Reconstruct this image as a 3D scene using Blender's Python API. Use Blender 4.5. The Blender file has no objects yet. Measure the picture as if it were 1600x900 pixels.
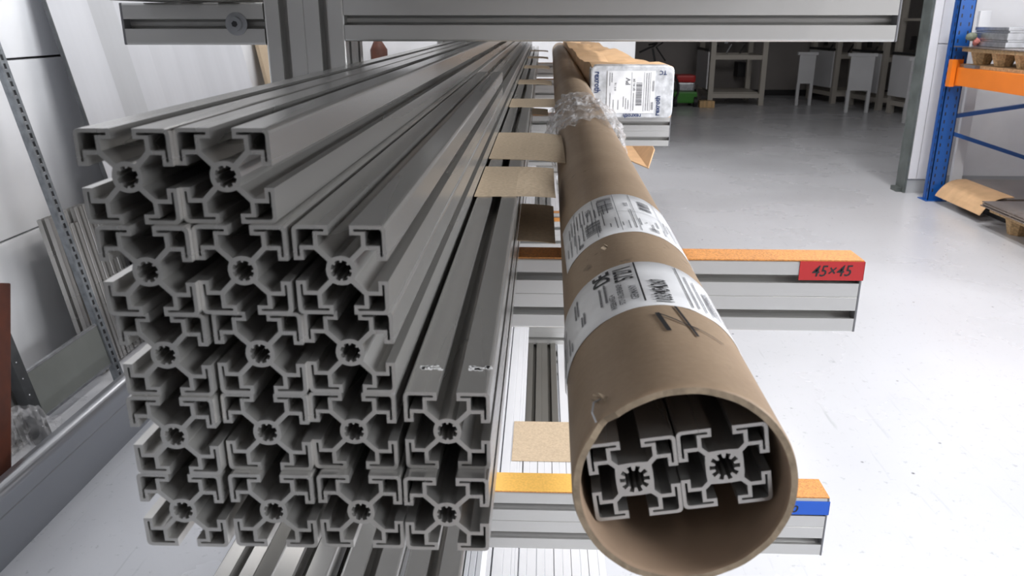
import bpy, bmesh, math, random
from mathutils import Vector, Matrix, noise
random.seed(7)
PI = math.pi
sc = bpy.context.scene
COL = sc.collection
H = 1.15                        # camera height above the floor; heights "h" below are measured downward from the camera

# ------------------------------------------------------------------ camera
cam_d = bpy.data.cameras.new('camera')
cam = bpy.data.objects.new('camera', cam_d); COL.objects.link(cam); sc.camera = cam
cam_d.sensor_width = 36; cam_d.lens = 1250*36/1600
cam_d.clip_start = .02; cam_d.clip_end = 60
pitch, yaw = math.radians(18.57), math.radians(2.085)
cam.location = (0, 0, H)
cam.rotation_euler = (PI/2-pitch, 0, yaw)
cam_d.dof.use_dof = True; cam_d.dof.focus_distance = 1.0; cam_d.dof.aperture_fstop = 20

# ------------------------------------------------------------------ world, view
w = bpy.data.worlds.new('world'); sc.world = w; w.use_nodes = True
w.node_tree.nodes['Background'].inputs[0].default_value = (.75, .82, 1, 1)
w.node_tree.nodes['Background'].inputs[1].default_value = .25
sc.view_settings.view_transform = 'Standard'; sc.view_settings.look = 'None'
sc.view_settings.gamma = 1; sc.view_settings.use_curve_mapping = False
sc.view_settings.exposure = -0.15

# ------------------------------------------------------------------ lights (ceiling tube lamps)
def area(name, loc, sx, sy, power, col=(1, .97, .95), rot=(0, 0, 0)):
    l = bpy.data.lights.new(name, 'AREA'); l.shape = 'RECTANGLE'; l.size = sx; l.size_y = sy
    l.energy = power; l.color = col
    o = bpy.data.objects.new(name, l); COL.objects.link(o); o.location = loc; o.rotation_euler = rot
    return o
LAMPS = [(1.35, -1.3, 10), (1.35, .8, 55), (1.35, 2.9, 50), (2.35, 4.1, 60), (-.6, 6.6, 40), (-1.50, 4.2, 6), (2.6, 7.6, 14)]  # those over sheets, pallet rack and far room are added to brighten them
LAMP_Z = 3.55
for x, y, p in LAMPS:
    area('lamp_light', (x, y, LAMP_Z-.03), .18, 1.45, p)

# added light at a made-up window in the right wall, unseen behind the camera
area('window_daylight', (4.28, -.6, 2.55), 1.6, 3.2, 430, (.95, .97, 1), (0, PI/2, 0))

# ------------------------------------------------------------------ materials
def new_mat(name):
    m = bpy.data.materials.new(name); m.use_nodes = True
    return m, m.node_tree.nodes, m.node_tree.links, m.node_tree.nodes['Principled BSDF']
def mat(name, col, rough=.5, metal=0., nscale=0, namt=.1, bump=0, stretch=(1, 1, 1), spec=.5, detail=4, rvar=0):
    m, N, L, P = new_mat(name)
    P.inputs['Roughness'].default_value = rough; P.inputs['Metallic'].default_value = metal
    P.inputs['Specular IOR Level'].default_value = spec
    c = (*col, 1)
    P.inputs['Base Color'].default_value = c
    if nscale:
        tc = N.new('ShaderNodeTexCoord'); mp = N.new('ShaderNodeMapping'); mp.inputs['Scale'].default_value = stretch
        n = N.new('ShaderNodeTexNoise'); n.inputs['Scale'].default_value = nscale; n.inputs['Detail'].default_value = detail
        L.new(tc.outputs['Object'], mp.inputs[0]); L.new(mp.outputs[0], n.inputs['Vector'])
        r = N.new('ShaderNodeMix'); r.data_type = 'RGBA'
        r.inputs[6].default_value = (*[max(0, k*(1-namt)) for k in col], 1); r.inputs[7].default_value = (*[min(1, k*(1+namt)) for k in col], 1)
        mr = N.new('ShaderNodeMapRange'); mr.inputs[1].default_value = .3; mr.inputs[2].default_value = .7
        L.new(n.outputs[0], mr.inputs[0]); L.new(mr.outputs[0], r.inputs[0]); L.new(r.outputs[2], P.inputs['Base Color'])
        if bump:
            b = N.new('ShaderNodeBump'); b.inputs['Strength'].default_value = bump; b.inputs['Distance'].default_value = .002
            L.new(n.outputs[0], b.inputs['Height']); L.new(b.outputs[0], P.inputs['Normal'])
        if rvar:
            m2 = N.new('ShaderNodeMapRange'); m2.inputs[3].default_value = rough-rvar; m2.inputs[4].default_value = rough+rvar
            L.new(n.outputs[0], m2.inputs[0]); L.new(m2.outputs[0], P.inputs['Roughness'])
    return m
M = {}
M['alu'] = mat('anodised_aluminium', (.46, .452, .435), .28, .75, 6, .06, 0, (1, .04, 1), rvar=.06)
M['alu_cut'] = mat('sawn_aluminium', (.085, .08, .073), .6, .1, 180, .10, .15)  # sawn ends darkened in the colour to stand for shade on the stack
M['alu_cut_bright'] = mat('clean_sawn_aluminium', (.55, .55, .54), .5, .3)  # lighter copy for the sawn ends inside the tube
M['alu_arm'] = mat('anodised_aluminium_arm', (.58, .575, .56), .36, .72, 5, .04, 0, (.05, 1, 1))
M['alu_bright'] = mat('bright_aluminium', (.80, .81, .84), .4, .35, 5, .05, 0, (1, .05, 1))
M['alu_dark'] = mat('bronze_grey_aluminium', (.17, .165, .15), .4, .5, 5, .08, 0, (1, .05, 1))
M['steel'] = mat('galvanised_steel', (.42, .43, .45), .35, .8, 30, .2)
M['steel_mid'] = mat('weathered_galvanised_steel', (.26, .28, .30), .4, .7, 30, .3)
M['steel_dark'] = mat('dark_steel', (.10, .105, .11), .4, .7, 20, .2)
M['beam_steel'] = mat('satin_steel', (.30, .31, .33), .30, .8, 3, .12, 0, (1, .2, 1), rvar=.08)
M['grey_panel'] = mat('grey_board', (.16, .17, .16), .5, .1, 8, .08)
M['cap'] = mat('grey_plastic_cap', (.16, .16, .17), .45)
M['orange_strip'] = mat('orange_speckled_strip', (.56, .235, .055), .55, 0, 420, .28, .3, detail=2)
M['yellow_strip'] = mat('ochre_strip', (.80, .46, .10), .5, 0, 300, .1, .1)
M['red_tape'] = mat('red_tape', (.46, .02, .022), .45)
M['blue_tape'] = mat('blue_tape', (.01, .10, .55), .45)
M['ink'] = mat('black_ink', (.012, .012, .015), .5)
M['ink_grey'] = mat('grey_print', (.12, .12, .13), .6)
M['blue_ink'] = mat('blue_print', (.015, .035, .12), .5)
M['white_mark'] = mat('white_transfer_mark', (.75, .75, .75), .6)
M['card'] = mat('grey_brown_card', (.46, .36, .25), .8, 0, 220, .12, .15)
M['carton'] = mat('brown_carton', (.62, .40, .22), .7, 0, 14, .1, .1)
M['label'] = mat('white_label', (.78, .78, .79), .45, 0, 40, .08)
M['film_label'] = mat('silvery_packing_tape', (.60, .61, .63), .25, .1, 60, .22, .8)
M['wood'] = mat('pine_wood', (.60, .40, .20), .6, 0, 9, .25, .1, (3, 3, .3))
M['chip'] = mat('pressed_chipboard', (.50, .34, .18), .8, 0, 90, .35, .6)
M['blue'] = mat('blue_rack_paint', (.01, .09, .36), .35, 0, 5, .08)
M['orange'] = mat('orange_rack_paint', (.86, .22, .015), .4, 0, 5, .06)
M['black'] = mat('black_plastic', (.02, .02, .022), .5)
M['sheet'] = mat('brownish_steel_sheet', (.24, .20, .175), .25, .6, 3, .15, rvar=.08)
M['white'] = mat('white_panel', (.72, .73, .75), .4, 0, 3, .04)
M['offwhite'] = mat('offwhite_frame', (.50, .47, .42), .5)
M['red'] = mat('red_plastic', (.5, .02, .02), .4)
M['green'] = mat('green_plastic', (.05, .25, .03), .4)
M['rust'] = mat('red_brown_paint', (.075, .018, .007), .6, 0, 18, .3, .2)
M['glove'] = mat('grey_green_cloth', (.18, .2, .15), .9, 0, 60, .2)
M['pink'] = mat('pink_cloth', (.5, .18, .16), .9)
M['lean_sheet'] = mat('pale_aluminium_sheet', (.60, .61, .64), .38, .35, 2, .06, 0, (4, 4, .3))
M['lean_sheet2'] = mat('grey_aluminium_sheet', (.50, .51, .53), .38, .35, 2, .06, 0, (4, 4, .3))
M['wall'] = mat('white_wall_panel', (.78, .79, .81), .7, 0, 5, .05, .25)
M['wall_dark'] = mat('grey_wall', (.30, .28, .27), .75, 0, 2, .1)
M['ceil'] = mat('ceiling_grey', (.30, .30, .31), .8)
M['col_white'] = mat('white_column_paint', (.78, .79, .83), .55, 0, 6, .04, .1)
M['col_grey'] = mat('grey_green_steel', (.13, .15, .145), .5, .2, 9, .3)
M['base_grey'] = mat('grey_base_paint', (.45, .47, .49), .6)

def floor_mat():
    m, N, L, P = new_mat('grey_epoxy_floor')
    tc = N.new('ShaderNodeTexCoord')
    n1 = N.new('ShaderNodeTexNoise'); n1.inputs['Scale'].default_value = .9; n1.inputs['Detail'].default_value = 6
    n2 = N.new('ShaderNodeTexNoise'); n2.inputs['Scale'].default_value = 38; n2.inputs['Detail'].default_value = 5; n2.inputs['Roughness'].default_value = .7
    mp = N.new('ShaderNodeMapping'); mp.inputs['Rotation'].default_value = (0, 0, .9); mp.inputs['Scale'].default_value = (22, 1.6, 1)
    n3 = N.new('ShaderNodeTexNoise'); n3.inputs['Scale'].default_value = 2.2; n3.inputs['Detail'].default_value = 3
    v = N.new('ShaderNodeTexVoronoi'); v.inputs['Scale'].default_value = 9; v.inputs['Randomness'].default_value = 1
    for n in (n1, n2, v): L.new(tc.outputs['Object'], n.inputs['Vector'])
    L.new(tc.outputs['Object'], mp.inputs[0]); L.new(mp.outputs[0], n3.inputs['Vector'])
    def rng(src, a, b, c, d):
        r = N.new('ShaderNodeMapRange'); r.inputs[1].default_value = a; r.inputs[2].default_value = b
        r.inputs[3].default_value = c; r.inputs[4].default_value = d; L.new(src, r.inputs[0]); return r.outputs[0]
    def mul(a, b):
        k = N.new('ShaderNodeMath'); k.operation = 'MULTIPLY'; L.new(a, k.inputs[0]); L.new(b, k.inputs[1]); return k.outputs[0]
    speck = rng(v.outputs['Distance'], .02, .055, .25, 1)        # little dark chips in the coating
    scr = rng(n3.outputs[0], .64, .80, 1, .80)                   # long scuffs
    scf = rng(n2.outputs[0], .60, .70, 1, .74)
    base = rng(n1.outputs[0], .3, .7, .93, 1.04)
    f = mul(mul(speck, scr), mul(scf, base))
    mx = N.new('ShaderNodeVectorMath'); mx.operation = 'SCALE'; mx.inputs[0].default_value = (.53, .54, .57)
    L.new(f, mx.inputs['Scale']); L.new(mx.outputs[0], P.inputs['Base Color'])
    L.new(rng(n1.outputs[0], .3, .7, .20, .34), P.inputs['Roughness'])
    b = N.new('ShaderNodeBump'); b.inputs['Strength'].default_value = .12; b.inputs['Distance'].default_value = .004
    L.new(n1.outputs[0], b.inputs['Height']); L.new(b.outputs[0], P.inputs['Normal'])
    return m
M['floor'] = floor_mat()

def kraft_mat():
    m, N, L, P = new_mat('kraft_tube_paper')
    tc = N.new('ShaderNodeTexCoord')
    n = N.new('ShaderNodeTexNoise'); n.inputs['Scale'].default_value = 14; n.inputs['Detail'].default_value = 6
    n2 = N.new('ShaderNodeTexNoise'); n2.inputs['Scale'].default_value = 260; n2.inputs['Detail'].default_value = 3
    n3 = N.new('ShaderNodeTexNoise'); n3.inputs['Scale'].default_value = 34; n3.inputs['Detail'].default_value = 4; n3.inputs['Roughness'].default_value = .6
    wv = N.new('ShaderNodeTexWave'); wv.bands_direction = 'Y'; wv.inputs['Scale'].default_value = .8; wv.inputs['Distortion'].default_value = 2.5
    mp = N.new('ShaderNodeMapping'); mp.inputs['Rotation'].default_value = (0, .1, .45)
    L.new(tc.outputs['Object'], mp.inputs[0]); L.new(mp.outputs[0], wv.inputs['Vector'])
    for k in (n, n2, n3): L.new(tc.outputs['Object'], k.inputs['Vector'])
    r = N.new('ShaderNodeValToRGB'); r.color_ramp.elements[0].position = .25; r.color_ramp.elements[1].position = .75
    r.color_ramp.elements[0].color = (.25, .175, .115, 1); r.color_ramp.elements[1].color = (.37, .27, .18, 1)
    a = N.new('ShaderNodeMath'); a.operation = 'MULTIPLY_ADD'; a.inputs[1].default_value = .6
    L.new(n.outputs[0], a.inputs[0])
    a2 = N.new('ShaderNodeMath'); a2.operation = 'MULTIPLY_ADD'; a2.inputs[1].default_value = .28; a2.inputs[2].default_value = 0
    L.new(n2.outputs[0], a2.inputs[0]); 
    a3 = N.new('ShaderNodeMath'); a3.operation = 'MULTIPLY_ADD'; a3.inputs[1].default_value = .12
    L.new(wv.outputs[0], a3.inputs[0]); L.new(a2.outputs[0], a3.inputs[2]); L.new(a3.outputs[0], a.inputs[2])
    L.new(a.outputs[0], r.inputs[0])
    st = N.new('ShaderNodeMapRange'); st.inputs[1].default_value = .68; st.inputs[2].default_value = .74; st.inputs[3].default_value = 1; st.inputs[4].default_value = .5
    L.new(n3.outputs[0], st.inputs[0])
    mx = N.new('ShaderNodeVectorMath'); mx.operation = 'SCALE'; L.new(r.outputs[0], mx.inputs[0]); L.new(st.outputs[0], mx.inputs['Scale'])
    L.new(mx.outputs[0], P.inputs['Base Color']); P.inputs['Roughness'].default_value = .55; P.inputs['Specular IOR Level'].default_value = .35
    b = N.new('ShaderNodeBump'); b.inputs['Strength'].default_value = .15; b.inputs['Distance'].default_value = .001
    L.new(n2.outputs[0], b.inputs['Height']); L.new(b.outputs[0], P.inputs['Normal'])
    return m
M['kraft'] = kraft_mat()
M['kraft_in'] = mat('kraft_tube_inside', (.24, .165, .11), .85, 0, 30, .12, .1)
M['kraft_edge'] = mat('kraft_tube_edge', (.27, .21, .145), .9, 0, 160, .2, .4)
def film_mat():
    m, N, L, P = new_mat('clear_film')
    out = N['Material Output']
    tr = N.new('ShaderNodeBsdfTransparent'); mx = N.new('ShaderNodeMixShader')
    tc = N.new('ShaderNodeTexCoord'); n = N.new('ShaderNodeTexNoise'); n.inputs['Scale'].default_value = 22; n.inputs['Detail'].default_value = 4
    L.new(tc.outputs['Object'], n.inputs['Vector'])
    mr = N.new('ShaderNodeMapRange'); mr.inputs[1].default_value = .4; mr.inputs[2].default_value = .65; mr.inputs[3].default_value = .16; mr.inputs[4].default_value = .6
    L.new(n.outputs[0], mr.inputs[0]); L.new(mr.outputs[0], mx.inputs[0])
    P.inputs['Base Color'].default_value = (.85, .85, .87, 1); P.inputs['Roughness'].default_value = .12
    b = N.new('ShaderNodeBump'); b.inputs['Strength'].default_value = .9; b.inputs['Distance'].default_value = .006
    L.new(n.outputs[0], b.inputs['Height']); L.new(b.outputs[0], P.inputs['Normal'])
    L.new(tr.outputs[0], mx.inputs[1]); L.new(P.outputs[0], mx.inputs[2]); L.new(mx.outputs[0], out.inputs[0])
    return m
M['film'] = film_mat()
M['film_thin'] = film_mat()
M['film_thin'].node_tree.nodes['Map Range'].inputs[3].default_value = .04; M['film_thin'].node_tree.nodes['Map Range'].inputs[4].default_value = .25
def emis(name, col, s):
    m, N, L, P = new_mat(name)
    P.inputs['Emission Color'].default_value = (*col, 1); P.inputs['Emission Strength'].default_value = s
    return m
M['tube_on'] = emis('lit_lamp_diffuser', (1, .98, .95), 6)

# ------------------------------------------------------------------ helpers
def link(name, me, mats=None, parent=None, loc=(0, 0, 0)):
    o = bpy.data.objects.new(name, me); COL.objects.link(o); o.location = loc
    if mats is not None:
        if not isinstance(mats, (list, tuple)): mats = [mats]
        for m in mats: me.materials.append(M[m] if isinstance(m, str) else m)
    if parent: o.parent = parent
    return o
def tag(o, label=None, cat=None, group=None, kind=None):
    if label: o['label'] = label
    if cat: o['category'] = cat
    if group: o['group'] = group
    if kind: o['kind'] = kind
    return o
def empty(name, loc=(0, 0, 0), rz=0):
    o = bpy.data.objects.new(name, None); COL.objects.link(o); o.location = loc; o.rotation_euler = (0, 0, rz)
    o.empty_display_size = .05
    return o
class MB:
    def __init__(s): s.v = []; s.f = []; s.mi = []; s.m = 0
    def add(s, vs, fs):
        b = len(s.v); s.v += [tuple(v) for v in vs]; s.f += [tuple(i+b for i in f) for f in fs]; s.mi += [s.m]*len(fs); return s
    def box(s, x0, x1, y0, y1, z0, z1, T=None):
        vs = [Vector((x, y, z)) for x in (x0, x1) for y in (y0, y1) for z in (z0, z1)]
        if T is not None: vs = [T @ v for v in vs]
        return s.add(vs, [(0, 1, 3, 2), (4, 6, 7, 5), (0, 4, 5, 1), (2, 3, 7, 6), (0, 2, 6, 4), (1, 5, 7, 3)])
    def tube(s, pts, r, n=8, cap=True):
        pts = [Vector(p) for p in pts]; rings = []
        for i, p in enumerate(pts):
            d = (pts[min(i+1, len(pts)-1)]-pts[max(i-1, 0)]).normalized()
            a = d.orthogonal().normalized(); b = d.cross(a)
            if i and a.dot(pa) < 0: pass
            if i:
                a = (pa-d*pa.dot(d)).normalized(); b = d.cross(a)
            pa = a
            rr = r[i] if isinstance(r, (list, tuple)) else r
            rings.append([p+(a*math.cos(2*PI*k/n)+b*math.sin(2*PI*k/n))*rr for k in range(n)])
        vs = [v for R in rings for v in R]; fs = []
        for i in range(len(pts)-1):
            for k in range(n):
                fs.append((i*n+k, i*n+(k+1) % n, (i+1)*n+(k+1) % n, (i+1)*n+k))
        if cap: fs.append(tuple(range(n))[::-1]); fs.append(tuple((len(pts)-1)*n+k for k in range(n)))
        return s.add(vs, fs)
    def prism(s, poly, a, b, T=None):              # poly in (x,z), extruded along y a..b
        n = len(poly)
        vs = [Vector((p[0], a, p[1])) for p in poly]+[Vector((p[0], b, p[1])) for p in poly]
        if T is not None: vs = [T @ v for v in vs]
        return s.add(vs, [tuple(range(n)), tuple(range(2*n-1, n-1, -1))]+[(i, i+n, (i+1) % n+n, (i+1) % n) for i in range(n)])
    def mesh(s, name, smooth=False):
        me = bpy.data.meshes.new(name); me.from_pydata(s.v, [], s.f); me.update()
        for p, i in zip(me.polygons, s.mi): p.material_index = i; p.use_smooth = smooth
        return me
    def obj(s, name, mats, parent=None, loc=(0, 0, 0), smooth=False, bevel=0):
        me = s.mesh(name, smooth)
        bm = bmesh.new(); bm.from_mesh(me); bmesh.ops.recalc_face_normals(bm, faces=bm.faces)
        if bevel: bmesh.ops.bevel(bm, geom=bm.edges[:], offset=bevel, segments=2, affect='EDGES', profile=.7)
        bm.to_mesh(me); bm.free()
        return link(name, me, mats, parent, loc)
def rotmat(axis, ang, piv=(0, 0, 0)):
    return Matrix.Translation(piv) @ Matrix.Rotation(ang, 4, axis) @ Matrix.Translation(-Vector(piv))

# slotted aluminium profile sections --------------------------------------------------
def section(nx, ny, m=.045, grooves=True, big_core=False):
    """outline and holes of an nx by ny module profile, centred on 0, in metres"""
    k = m/.045; W = nx*m/2; D = ny*m/2; mm = .001*k
    def slot(cx, cy, tx, ty, ix, iy):              # tangent t, inward i
        q = [(-5.2, 0), (-5.2, 4.8), (-10.4, 4.8), (-10.4, 10.3), (-4.5, 16.2), (-2.3, 15.4), (0, 15.1), (2.3, 15.4), (4.5, 16.2), (10.4, 10.3), (10.4, 4.8), (5.2, 4.8), (5.2, 0)]
        if big_core: q[3:10] = [(-10.4, 10.3), (-7.4, 13.3), (-3, 13.0), (3, 13.0), (7.4, 13.3), (10.4, 10.3)]
        return [(cx+(a*tx+b*ix)*mm, cy+(a*ty+b*iy)*mm) for a, b in q]
    def corner(cx, cy, a0):
        r = 2.6*mm; return [(cx+r*math.cos(a0+t*PI/6), cy+r*math.sin(a0+t*PI/6)) for t in range(4)]
    def groove(cx, cy, tx, ty, ix, iy):
        q = [(-.5, 0), (0, .7), (.5, 0)]
        return [(cx+(a*tx+b*ix)*mm, cy+(a*ty+b*iy)*mm) for a, b in q]
    out = []
    r = 2.6*mm
    def side(n, cx0, cy0, tx, ty, ix, iy):
        for j in range(n):
            t = (j-(n-1)/2)*m
            if j and grooves: out.extend(groove(cx0+tx*(t-m/2), cy0+ty*(t-m/2), tx, ty, ix, iy))
            out.extend(slot(cx0+tx*t, cy0+ty*t, tx, ty, ix, iy))
    side(nx, 0, -D, 1, 0, 0, 1); out.extend(corner(W-r, -D+r, -PI/2))
    side(ny, W, 0, 0, 1, -1, 0); out.extend(corner(W-r, D-r, 0))
    side(nx, 0, D, -1, 0, 0, -1); out.extend(corner(-W+r, D-r, PI/2))
    side(ny, -W, 0, 0, -1, 1, 0); out.extend(corner(-W+r, -D+r, PI))
    holes = []
    for i in range(nx):
        for j in range(ny):
            cx = (i-(nx-1)/2)*m; cy = (j-(ny-1)/2)*m
            star = []
            for t in range(10 if big_core else 0):
                a = t*PI/5
                for da, rr in ((-.15, 7.7), (.15, 7.7), (.20, 5.0), (PI/5-.20, 5.0)):
                    star.append((cx+rr*mm*math.cos(a+da), cy+rr*mm*math.sin(a+da)))
            for t in range(0 if big_core else 8):
                a = (t+.5)*PI/4
                for da, rr in ((-.27, 5.2), (-.10, 5.3), (.10, 5.3), (.25, 5.2), (.30, 4.2), (.48, 4.2)):
                    star.append((cx+rr*mm*math.cos(a+da), cy+rr*mm*math.sin(a+da)))
            holes.append(star)
    cell = [(20.6, 19.2), (20.6, 7.1), (19.4, 7.1), (19.4, 12.5), (12.5, 12.5), (12.5, 19.4), (7.1, 19.4), (7.1, 20.6), (19.2, 20.6), (20.2, 20.2)]
    for sx in (-1, 1):
        for sy in (-1, 1):
            holes.append([(sx*(W-22.5*mm+a*mm), sy*(D-22.5*mm+b*mm)) for a, b in cell])
    return out, holes
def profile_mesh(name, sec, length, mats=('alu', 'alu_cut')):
    """sec in (x,z), extruded along +y from 0"""
    cu = bpy.data.curves.new(name, 'CURVE'); cu.dimensions = '2D'; cu.fill_mode = 'BOTH'; cu.extrude = length/2
    for pts in [sec[0]]+sec[1]:
        sp = cu.splines.new('POLY'); sp.points.add(len(pts)-1); sp.use_cyclic_u = True
        for p, q in zip(sp.points, pts): p.co = (q[0], q[1], 0, 1)
    o = bpy.data.objects.new('tmp', cu); COL.objects.link(o)
    me = bpy.data.meshes.new_from_object(o); bpy.data.objects.remove(o); bpy.data.curves.remove(cu)
    me.name = name
    for v in me.vertices: v.co = (v.co.x, length/2-v.co.z, v.co.y)
    bm = bmesh.new(); bm.from_mesh(me); bmesh.ops.remove_doubles(bm, verts=bm.verts, dist=1e-6); bmesh.ops.recalc_face_normals(bm, faces=bm.faces)
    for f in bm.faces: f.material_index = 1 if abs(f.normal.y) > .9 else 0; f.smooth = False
    bm.to_mesh(me); bm.free()
    me.materials.clear()
    for m in mats: me.materials.append(M[m])
    return me
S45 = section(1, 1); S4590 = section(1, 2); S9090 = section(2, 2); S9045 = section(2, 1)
S45C = section(1, 1, big_core=True)
S60 = section(1, 1, .060); S30 = section(1, 1, .030)
def reorient(me, how):
    """turn a y-extruded profile mesh along x or z"""
    for v in me.vertices:
        x, y, z = v.co
        v.co = (y, -x, z) if how == 'x' else (x, z, y)
    me.update(); me.flip_normals() if how == 'z' else None
    return me
def text_mesh(body, size, bold=0):
    cu = bpy.data.curves.new('t', 'FONT'); cu.body = body; cu.size = size; cu.resolution_u = 2; cu.offset = bold*size
    o = bpy.data.objects.new('tmp', cu); COL.objects.link(o)
    me = bpy.data.meshes.new_from_object(o); bpy.data.objects.remove(o); bpy.data.curves.remove(cu)
    return [tuple(v.co) for v in me.vertices], [tuple(p.vertices) for p in me.polygons]

# ------------------------------------------------------------------ THE SETTING
tag(MB().box(-2.1, 7, -4.2, 13.6, -.1, 0).obj('floor', 'floor'), kind='structure')
cl = tag(MB().box(-2.1, 7, -4.2, 13.6, 3.75, 3.85).obj('ceiling', 'ceil'), kind='structure')
# left wall of stacked concrete panels
wl = tag(MB().box(-2.1, -1.77, -4.2, 7.6, 0, 3.75).obj('wall_left', 'wall_dark'), kind='structure')
zj = [0, H-.677, H-.123, H+.431, H+.985, H+1.539, H+2.093, 3.75]
for i in range(7):
    for y0, y1 in ((-4.2, 1.5), (1.5, 7.5)):
        MB().box(-1.77, -1.72, y0+.003, y1-.003, zj[i]+.004, zj[i+1]-.004).obj('wall_panel', 'wall', wl, bevel=.003)
tag(MB().box(-2.1, 7, -4.2, -4.1, 0, 3.75).obj('wall_back', 'wall_dark'), kind='structure')
tag(MB().box(-1.77, .83, 7.5, 7.6, 0, 3.75).obj('wall_middle', 'wall'), kind='structure')
tag(MB().box(4.3, 4.4, 1.05, 5.75, 0, 3.75).box(4.3, 4.4, -4.1, -2.25, 0, 3.75).box(4.3, 4.4, -2.25, 1.05, 0, 1.70).box(4.3, 4.4, -2.25, 1.05, 3.35, 3.75).obj('wall_right', 'wall'), kind='structure')
wf = empty('window_1'); tag(wf, kind='structure')  # made-up window, out of view, added for light from the right
for a_, b_ in ((-2.25, -2.19), (-.63, -.57), (.99, 1.05)): MB().box(4.32, 4.38, a_, b_, 1.70, 3.35).obj('window_frame', 'white', wf)
for a_, b_ in ((1.70, 1.76), (3.29, 3.35)): MB().box(4.32, 4.38, -2.19, .99, a_, b_).obj('window_rail', 'white', wf)
tag(MB().box(.83, 7, 13.2, 13.3, 0, 3.75).obj('wall_far', 'wall_dark'), kind='structure')
tag(MB().box(6.9, 7, 5.75, 13.2, 0, 3.75).obj('wall_far_right', 'wall_dark'), kind='structure')
tag(MB().box(.73, .83, 7.6, 13.2, 0, 3.75).obj('wall_far_left', 'wall_dark'), kind='structure')
tag(MB().box(1.0, 6.9, 13.17, 13.2, 0, .09).obj('baseboard_far', 'black'), kind='structure')
wp = tag(MB().box(2.72, 7, 5.75, 5.85, 0, 3.75).obj('wall_partition', 'wall'), kind='structure')
tag(MB().box(2.72, 4.3, 5.735, 5.75, 0, .10).obj('baseboard_partition', 'base_grey'), kind='structure')
# column at the end of the partition, boxed in with boards
co = tag(MB().box(2.55, 2.72, 5.62, 5.76, .09, 3.75).obj('trim_1', 'col_white'), kind='structure')
MB().box(2.546, 2.725, 5.612, 5.76, 0, .09).obj('column_base', 'base_grey', co)
MB().box(2.546, 2.60, 5.60, 5.62, .10, 3.75).obj('column_board', 'col_white', co, bevel=.002)
MB().box(2.604, 2.72, 5.60, 5.62, .10, H-.155).obj('column_board', 'col_white', co, bevel=.002)
MB().box(2.604, 2.72, 5.60, 5.62, H-.150, 3.75).obj('column_board', 'col_white', co, bevel=.002)
tag(MB().box(2.528, 2.544, 5.605, 5.74, 0, 3.75).box(2.495, 2.544, 5.64, 5.74, 0, .03).obj('trim_2', 'col_grey'), kind='structure')  # darker grey-green strip on the column's left side
# lamps
lampn = ['right aisle, nearest the back wall', 'right aisle, level with the stack end', 'right aisle, middle', 'the pallet rack', 'the far end of the rack', 'the leaning sheets', 'the dark far room']
for (x, y, p), ln in zip(LAMPS, lampn):
    t = empty('ceiling_lamp', (x, y, LAMP_Z))
    MB().box(-.11, .11, -.77, .77, .0, .05).obj('housing', 'white', t)
    MB().box(-.09, .09, -.74, .74, -.012, -.001).obj('diffuser', 'tube_on', t)
    [MB().box(-.004, .004, q, q+.01, .05, .2).obj('hanger', 'steel', t) for q in (-.5, .49)]
    tag(t, 'white tube lamp under the ceiling over '+ln, 'lamp', 'ceiling lamps')

# ------------------------------------------------------------------ CANTILEVER RACK
rack = empty('cantilever_rack', (-.265, .975, 0))
tag(rack, 'aluminium profile storage rack with horizontal arms carrying the long profiles', 'rack')
RO = Vector((-.265, .975, 0))
def at_rack(o, x, y, z): o.location = Vector((x, y, z))-RO
post_me = reorient(profile_mesh('post', S9090, 2.9, ('alu_arm', 'alu_cut')), 'z')
arm_me = reorient(profile_mesh('arm', S4590, .605, ('alu_arm', 'alu_cut')), 'x')
stub_me = reorient(profile_mesh('stub_arm', S45, .159, ('alu_arm', 'alu_cut')), 'x')
foot_me = reorient(profile_mesh('foot_beam', S4590, .60, ('alu_arm', 'alu_cut')), 'x')
strip_me = MB().box(0, .6075, 0, .045, 0, .0015).mesh('strip'); strip_me.materials.append(M['orange_strip'])
strip_y = MB().box(0, .6075, 0, .045, 0, .0015).mesh('strip'); strip_y.materials.append(M['yellow_strip'])
LEV = [-.0665, .273, .60, .93, -.3995, -.7325]
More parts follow.
